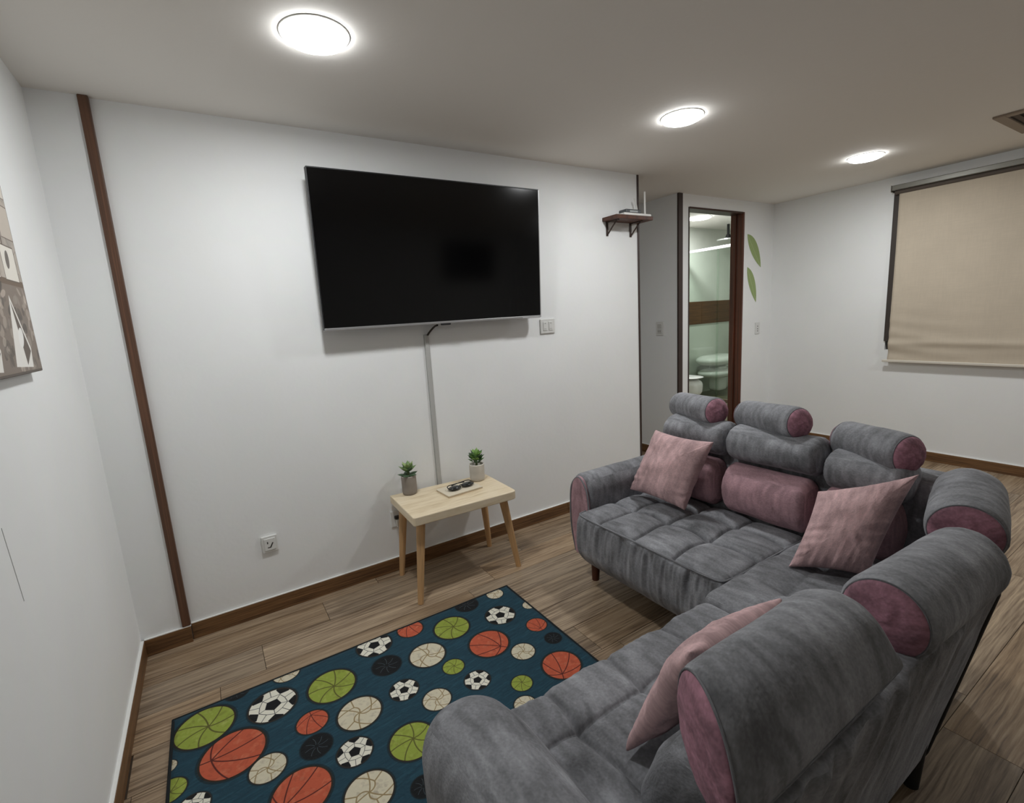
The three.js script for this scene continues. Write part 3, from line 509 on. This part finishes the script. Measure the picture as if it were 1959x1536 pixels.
// velvet roll between two points, radius r, mauve domed ends
function roll(name, A, B, r, label, opt = {}) {
  const a = new THREE.Vector3(...A), b = new THREE.Vector3(...B), L = a.distanceTo(b), prof = [], N = 46, er = opt.er ?? .02, sq = opt.squash ?? 1;
  const g = new THREE.Group(); g.name = name; g.userData = { label }; g.position.copy(a); g.quaternion.setFromUnitVectors(new THREE.Vector3(0, 1, 0), b.clone().sub(a).normalize()); sofa.add(g);
  const M = 56, pos = [], uv = [], idx = [];
  for (let i = 0; i <= N; i++) { const t = i / N, y = L * t; let rad = r; const e = Math.min(y, L - y); if (e < er) rad = r * .9 + r * .1 * Math.sqrt(1 - Math.pow(1 - e / er, 2)); rad *= 1 + .012 * Math.sin(t * Math.PI); for (let j = 0; j <= M; j++) { const q = j / M * Math.PI * 2, nr = rad + .004 * (vnoise(t * 5 + 3, Math.cos(q) * 2 + 5, opt.s ?? 1) - .5) + Math.exp(-e / .03) * .004 * (vnoise(q * 9 + 60 * Math.round(t), 4.5, 8) - .5) * (j === M ? 0 : 1); pos.push(Math.cos(q) * nr, y, Math.sin(q) * nr * sq); uv.push(y, q * r); } }
  for (let i = 0; i < N; i++) for (let j = 0; j < M; j++) { const k = i * (M + 1) + j; idx.push(k, k + M + 1, k + 1, k + 1, k + M + 1, k + M + 2); }
  const geo = new THREE.BufferGeometry(); geo.setAttribute('position', new THREE.Float32BufferAttribute(pos, 3)); geo.setAttribute('uv', new THREE.Float32BufferAttribute(uv, 2)); geo.setIndex(idx); smoothNormals(geo);
  part('cover', geo, mGrey, g);
  for (const q of [0, 1]) { const c = capDome(r * .905, r * .905 * sq, opt.bulge ?? .036); if (!q) c.rotateX(Math.PI); c.translate(0, q ? L - .001 : .001, 0); part('end_cap', c, mMauveShaded, g, 'mauve velvet end'); const tr = new THREE.TorusGeometry(r * .91, .0026, 8, 56); tr.rotateX(Math.PI / 2); tr.scale(1, 1, sq); tr.translate(0, q ? L : 0, 0); part('piping', tr, mPipeCap, g); }
  return g;
}
// far row: backs stand along z
const lean = (g, ax, ang, o) => g;
[[.925, 1.305], [1.318, 1.752], [1.772, 2.07]].forEach(([a, b], i) => {
  part('lumbar_cushion', bolster('z', a + .005, b - .005, .585, 2.605, .125, .095, .0125, 41 + i, .35), mMauve, sofa, 'mauve velvet lumbar cushion');
  part('back_cushion', bolster('z', a - .008, b + .008, .805 - (i === 2 ? .03 : 0), 2.665, .088, .105, .0115, 51 + i, .5), mGrey, sofa, 'grey upper back cushion');
});
part('back_shell', soft(2.62, 2.79, .1, .80, .90, 2.2, [.05, .06, .05], .03, (v) => new THREE.Vector3((v.y - .4) * .16, 0, 0)), mGrey, sofa, 'grey outer back of the far row');
roll('headrest_roll', [2.76, .922, .905], [2.66, .94, 1.215], .075, 'grey headrest roll next to the corridor', { s: 2 });
roll('headrest_roll', [2.76, .922, 1.315], [2.66, .942, 1.635], .075, 'grey headrest roll on the middle back', { s: 3 });
roll('headrest_roll', [2.75, .884, 1.785], [2.65, .886, 2.045], .08, 'grey headrest roll on the corner back', { s: 4 });
// near row: backs stand along x, tops seen from behind
roll('back_roll', [2.30, .772, 2.312], [2.62, .795, 2.235], .098, 'grey back roll in sofa corner with mauve end', { s: 5, bulge: .02 });
roll('back_roll', [1.69, .757, 2.334], [2.19, .735, 2.345], .097, 'grey back roll with large mauve end, second from armrest', { s: 6, bulge: .03 });
{ // last roll: rounded in front, drawn to a seam at the rear
  const g = new THREE.Group(); g.name = 'back_roll'; g.userData = { label: 'wide grey back roll with pointed rear seam near armrest' }; sofa.add(g);
  const X0 = 1.055, X1 = 1.53, cy = .79, cz = 2.318, N = 40, M = 64, pos = [], uv = [], idx = [];
  const prof = (q, k) => { const c = Math.cos(q), s = Math.sin(q); let z = c * .1, y = s * .102; if (c > 0) { const p = Math.exp(-Math.pow((q - 6.03) / .5, 2)) + Math.exp(-Math.pow((q + .253) / .5, 2)); z *= 1 + .12 * p; y -= .004 * p; } return [z * k, y * k]; };
  for (let i = 0; i <= N; i++) { const t = i / N, x = X0 + (X1 - X0) * t, e = Math.min(t, 1 - t) * (X1 - X0); let k = 1; const er = t > .5 ? .06 : .02; if (e < er) k = t > .5 ? .62 + .38 * Math.sqrt(1 - Math.pow(1 - e / er, 2)) : .94 + .06 * Math.sqrt(1 - Math.pow(1 - e / er, 2)); for (let j = 0; j <= M; j++) { const q = j / M * Math.PI * 2; let kk = k; if (t > .5 && k < 1) { const sh = Math.exp(-Math.pow((((q - 6.03 + Math.PI * 3) % (Math.PI * 2)) - Math.PI) / .45, 2)); kk = k + (1 - k) * sh; } const [z, y] = prof(q, kk); pos.push(x + .004 * (vnoise(q * 2, t * 6, 4) - .5) - .6 * z * (1 - t) * (1 - t), cy + y + .004 * (vnoise(t * 6, Math.cos(q) * 3 + 7, 9) - .5), cz + z); uv.push(x, q * .1); } }
  for (let i = 0; i < N; i++) for (let j = 0; j < M; j++) { const k = i * (M + 1) + j; idx.push(k, k + 1, k + M + 1, k + 1, k + M + 2, k + M + 1); }
  const geo = new THREE.BufferGeometry(); geo.setAttribute('position', new THREE.Float32BufferAttribute(pos, 3)); geo.setAttribute('uv', new THREE.Float32BufferAttribute(uv, 2)); geo.setIndex(idx); smoothNormals(geo); part('cover', geo, mGrey, g);
  const c = capDome(.096, .094, .03); c.rotateZ(Math.PI / 2); { const p = c.attributes.position; for (let i = 0; i < p.count; i++) p.setX(i, p.getX(i) - .6 * p.getZ(i)); } c.computeVertexNormals(); c.translate(X0 + .001, cy, cz); part('end_cap', c, mMauveShaded, g, 'mauve velvet end');
  const c2 = capDome(.062, .062, .012); c2.rotateZ(-Math.PI / 2); c2.translate(X1 - .001, cy, cz); part('end_cap', c2, mGrey, g);
  const loop = []; for (let j = 0; j <= 40; j++) { const q = j / 40 * Math.PI * 2, [z, y] = prof(q, .955); loop.push([X0 - .001 - .6 * z, cy + y, cz + z]); } part('piping', tube(loop, .0024, 120, 8), mPipeCap, g);
  part('seam', tube([[X0 - .03, .764, 2.426], [1.3, .764, 2.4285], [X1 - .02, .766, 2.426]], .0026, 30, 6), mPipe, g);
}
{ // near row lower back and outer back panel
  const lb = soft(1.075, 2.28, .42, .68, 2.095, 2.26, [.06, .08, .07], .0135, (v, n) => new THREE.Vector3(.006 * wob(v, 61, 10) * n.x, .004 * wob(v, 62, 10), (v.y - .42) * .36 + .006 * wob(v, 63, 9) * n.z));
  part('back_cushion', lb, mGrey, sofa, 'grey lower back cushion of near row');
  const pn = soft(1.06, 2.14, .085, .70, 2.215, 2.315, [.02, .03, .02], .013, (v, n) => new THREE.Vector3((v.x > 2 ? (v.y - .085) * .13 : 0), 0, (v.y - .085) * .175 + (.004 * wob(v, 65, 8) + .014 * sstep(.25, .68, v.y) * (vnoise(v.x * 24 - v.y * 6, v.y * 3, 66) - .5)) * n.z));
  part('back_panel', pn, mGrey, sofa, 'grey outer back panel of near row');
  const ed = soft(2.137, 2.166, .075, .665, 2.205, 2.318, [.01, .012, .012], .02, (v) => new THREE.Vector3((v.y - .085) * .13, 0, (v.y - .085) * .178));
  part('panel_edge', ed, mBlack, sofa, 'black lining edge of the back panel');
  part('back_panel', soft(2.22, 2.72, .1, .72, 2.16, 2.25, [.03, .05, .03], .03, (v) => new THREE.Vector3(0, 0, (v.y - .1) * .1)), mGrey, sofa, 'grey outer corner back');
}
for (const [x, z, m] of [[2.14, .83], [2.14, 1.62], [2.7, .86], [2.68, 2.15], [2.105, 2.30, 1], [1.1, 2.28, 1], [.86, 1.78], [1.84, 1.80]]) part('leg', cyl(.02, .03, [x - .008, 0, z], [x, .19, z], 18), m ? mBlack : mLegDark, sofa, m ? 'black leg' : 'dark wooden leg');

// ---------- throw pillows ----------
function pillow(BL, BR, TR, TL, th, mat, label, s) {
  const V = (a) => new THREE.Vector3(...a), bl = V(BL), br = V(BR), tr = V(TR), tl = V(TL);
  const c = bl.clone().add(br).add(tr).add(tl).multiplyScalar(.25), n = br.clone().sub(bl).add(tr).sub(tl).cross(tl.clone().sub(bl).add(tr).sub(br)).normalize();
  const N = 64, pos = [], uv = [], idx = [];
  for (const side of [1, -1]) for (let j = 0; j <= N; j++) for (let i = 0; i <= N; i++) {
    let u = i / N * 2 - 1, v = j / N * 2 - 1; u = Math.sin(u * Math.PI / 2) * .55 + u * .45; v = Math.sin(v * Math.PI / 2) * .55 + v * .45;
    const pu = u * (1 - .07 * (1 - v * v) * Math.abs(u)), pv = v * (1 - .07 * (1 - u * u) * Math.abs(v));
    const a = (pu + 1) / 2, b = (pv + 1) / 2, p = bl.clone().multiplyScalar((1 - a) * (1 - b)).addScaledVector(br, a * (1 - b)).addScaledVector(tr, a * b).addScaledVector(tl, (1 - a) * b);
    const k = Math.max(0, (1 - u * u) * (1 - v * v)); let h = th * Math.pow(k, .42);
    const ed = Math.exp(-Math.min(1 - Math.abs(u), 1 - Math.abs(v)) / .25), alongE = Math.abs(u) > Math.abs(v) ? v : u;
    h += Math.pow(k, .3) * (.026 * ed * (vnoise(alongE * 9 + 20 + (Math.abs(u) > Math.abs(v) ? 7 : 0) + side * 3, Math.min(Math.abs(u), Math.abs(v)) * 2, s) - .5) + .014 * (vnoise(u * 2.4 + 9, v * 2.4 + 9 + side, s + 2) - .5) + .009 * (vnoise((u + v) * 7 + 30, (u - v) * 1.6 + 30, s + 4) - .5));
    p.addScaledVector(n, side * h); pos.push(p.x - c.x, p.y - c.y, p.z - c.z); uv.push(a * .42, b * .42);
  }
  const Q = (N + 1) * (N + 1);
  for (let f = 0; f < 2; f++) for (let j = 0; j < N; j++) for (let i = 0; i < N; i++) { const k = f * Q + j * (N + 1) + i; if (!f) idx.push(k, k + 1, k + N + 2, k, k + N + 2, k + N + 1); else idx.push(k, k + N + 2, k + 1, k, k + N + 1, k + N + 2); }
  const g = new THREE.BufferGeometry(); g.setAttribute('position', new THREE.Float32BufferAttribute(pos, 3)); g.setAttribute('uv', new THREE.Float32BufferAttribute(uv, 2)); g.setIndex(idx); smoothNormals(g);
  const m = one('throw_pillow', g, mat, label, 'pillow', 'mauve velvet throw pillows'); m.position.copy(c); return m;
}
const mPillow = fabric(velvet(200, 167, 168, 441, .45), 0xc0a0a4);
pillow([2.36, .495, .885], [2.365, .485, 1.25], [2.47, .835, 1.335], [2.47, .835, .975], .078, mPillow, 'mauve velvet throw pillow leaning by the far armrest', 3);
pillow([2.215, .49, 1.845], [2.36, .49, 2.05], [2.555, .848, 2.112], [2.42, .74, 1.84], .085, mPillow, 'mauve velvet throw pillow propped in the sofa corner', 5);
pillow([1.5, .49, 2.0], [1.15, .475, 2.04], [1.2, .80, 2.18], [1.56, .775, 2.17], .055, mPillow, 'mauve velvet throw pillow tucked behind the near back roll', 8);

// ---------- bathroom fittings ----------
const mCeramic = phys({ color: 0xeeeeea, roughness: .15, clearcoat: .5 });
{
  const t = thing('toilet', 'white toilet just inside the bathroom doorway', 'toilet', [6.56, 0, -2.1]);
  const bowl = soft(-.19, .19, .12, .4, -.3, .32, [.15, .1, .18], .025, (v) => new THREE.Vector3(v.x * -.35 * (1 - v.y / .4), 0, 0)); part('bowl', bowl, mCeramic, t);
  part('foot', soft(-.12, .12, 0, .2, -.28, .2, [.08, .05, .08], .03), mCeramic, t);
  part('lid', soft(-.19, .19, .402, .435, -.28, .33, [.16, .015, .18], .02), mCeramic, t);
  part('tank', soft(-.2, .2, .38, .78, -.39, -.21, [.03, .03, .03], .03), mCeramic, t);
  const s = thing('shower_screen', 'clear glass shower screen with white top rail in bathroom', 'shower screen', [7.0, 0, -1.9]);
  const mG = phys({ color: 0xf2f7f3, roughness: .02, transmission: 1, thickness: 0, ior: 1.5 });
  part('pane', bx(-.004, .004, .05, 2.28, -.595, .1), mG, s); part('pane', bx(.012, .02, .05, 2.28, .06, .75), mG, s);
  part('top_rail', bx(-.018, .034, 2.27, 2.31, -.595, .8, .006), std({ color: 0xe4e6e2, roughness: .25, metalness: .4 }), s); part('bottom_track', bx(-.02, .036, 0, .05, -.595, .8, .006), std({ color: 0x6a5a48, roughness: .5 }), s);
  part('edge_post', bx(-.012, .028, .05, 2.27, .74, .765, .004), std({ color: 0xb9c2c2, roughness: .3, metalness: .6 }), s);
  const b = thing('ceramic_form', 'unidentified white oval ceramic form behind shower glass', 'basin', [7.62, .06, -2.22]);  // unidentified white form, built from stacked ovals
  part('bowl', soft(-.42, .42, .42, .60, -.25, .25, [.3, .08, .22], .03), mCeramic, b); part('apron', soft(-.4, .4, .22, .38, -.22, .25, [.3, .07, .2], .03), mCeramic, b); part('pedestal', soft(-.12, .12, 0, .42, -.12, .12, [.08, .02, .08], .03), mCeramic, b);
  const h = thing('rain_shower', 'dark round shower head above the shower screen', 'shower fixture', [7.66, 2.455, -2.1]);
  part('plate', cyl(.17, .17, [0, 0, 0], [0, .02, 0], 32), std({ color: 0xd9dbd8, roughness: .25, metalness: .5 }), h); part('neck', cyl(.02, .02, [0, .02, 0], [0, .245, 0], 12), mBlack, h); part('joint', cyl(.05, .03, [0, .02, 0], [0, .09, 0], 16), mBlack, h);
}
// dark window on the wall behind the camera (mirrored faintly in the screen)
{ const w = structGroup('window_2', 'dark night window on wall behind the sofa', 'window'); const X0 = 4.2, X1 = 5.25, Y0 = 1.62, Y1 = 2.3; part('frame', mergeGeometries([bx(X0, X1, Y0, Y0 + .04, ZREAR - .03, ZREAR), bx(X0, X1, Y1 - .04, Y1, ZREAR - .03, ZREAR), bx(X0, X0 + .04, Y0 + .04, Y1 - .04, ZREAR - .03, ZREAR), bx(X1 - .04, X1, Y0 + .04, Y1 - .04, ZREAR - .03, ZREAR)]), mTrimDark, w); part('pane', bx(X0 + .04, X1 - .04, Y0 + .04, Y1 - .04, ZREAR - .015, ZREAR - .002), phys({ color: 0x06080a, roughness: .06 }), w); }

scene.traverse((o) => { if (o.isMesh) { o.castShadow = true; o.receiveShadow = true; } });
renderer.render(scene, camera);
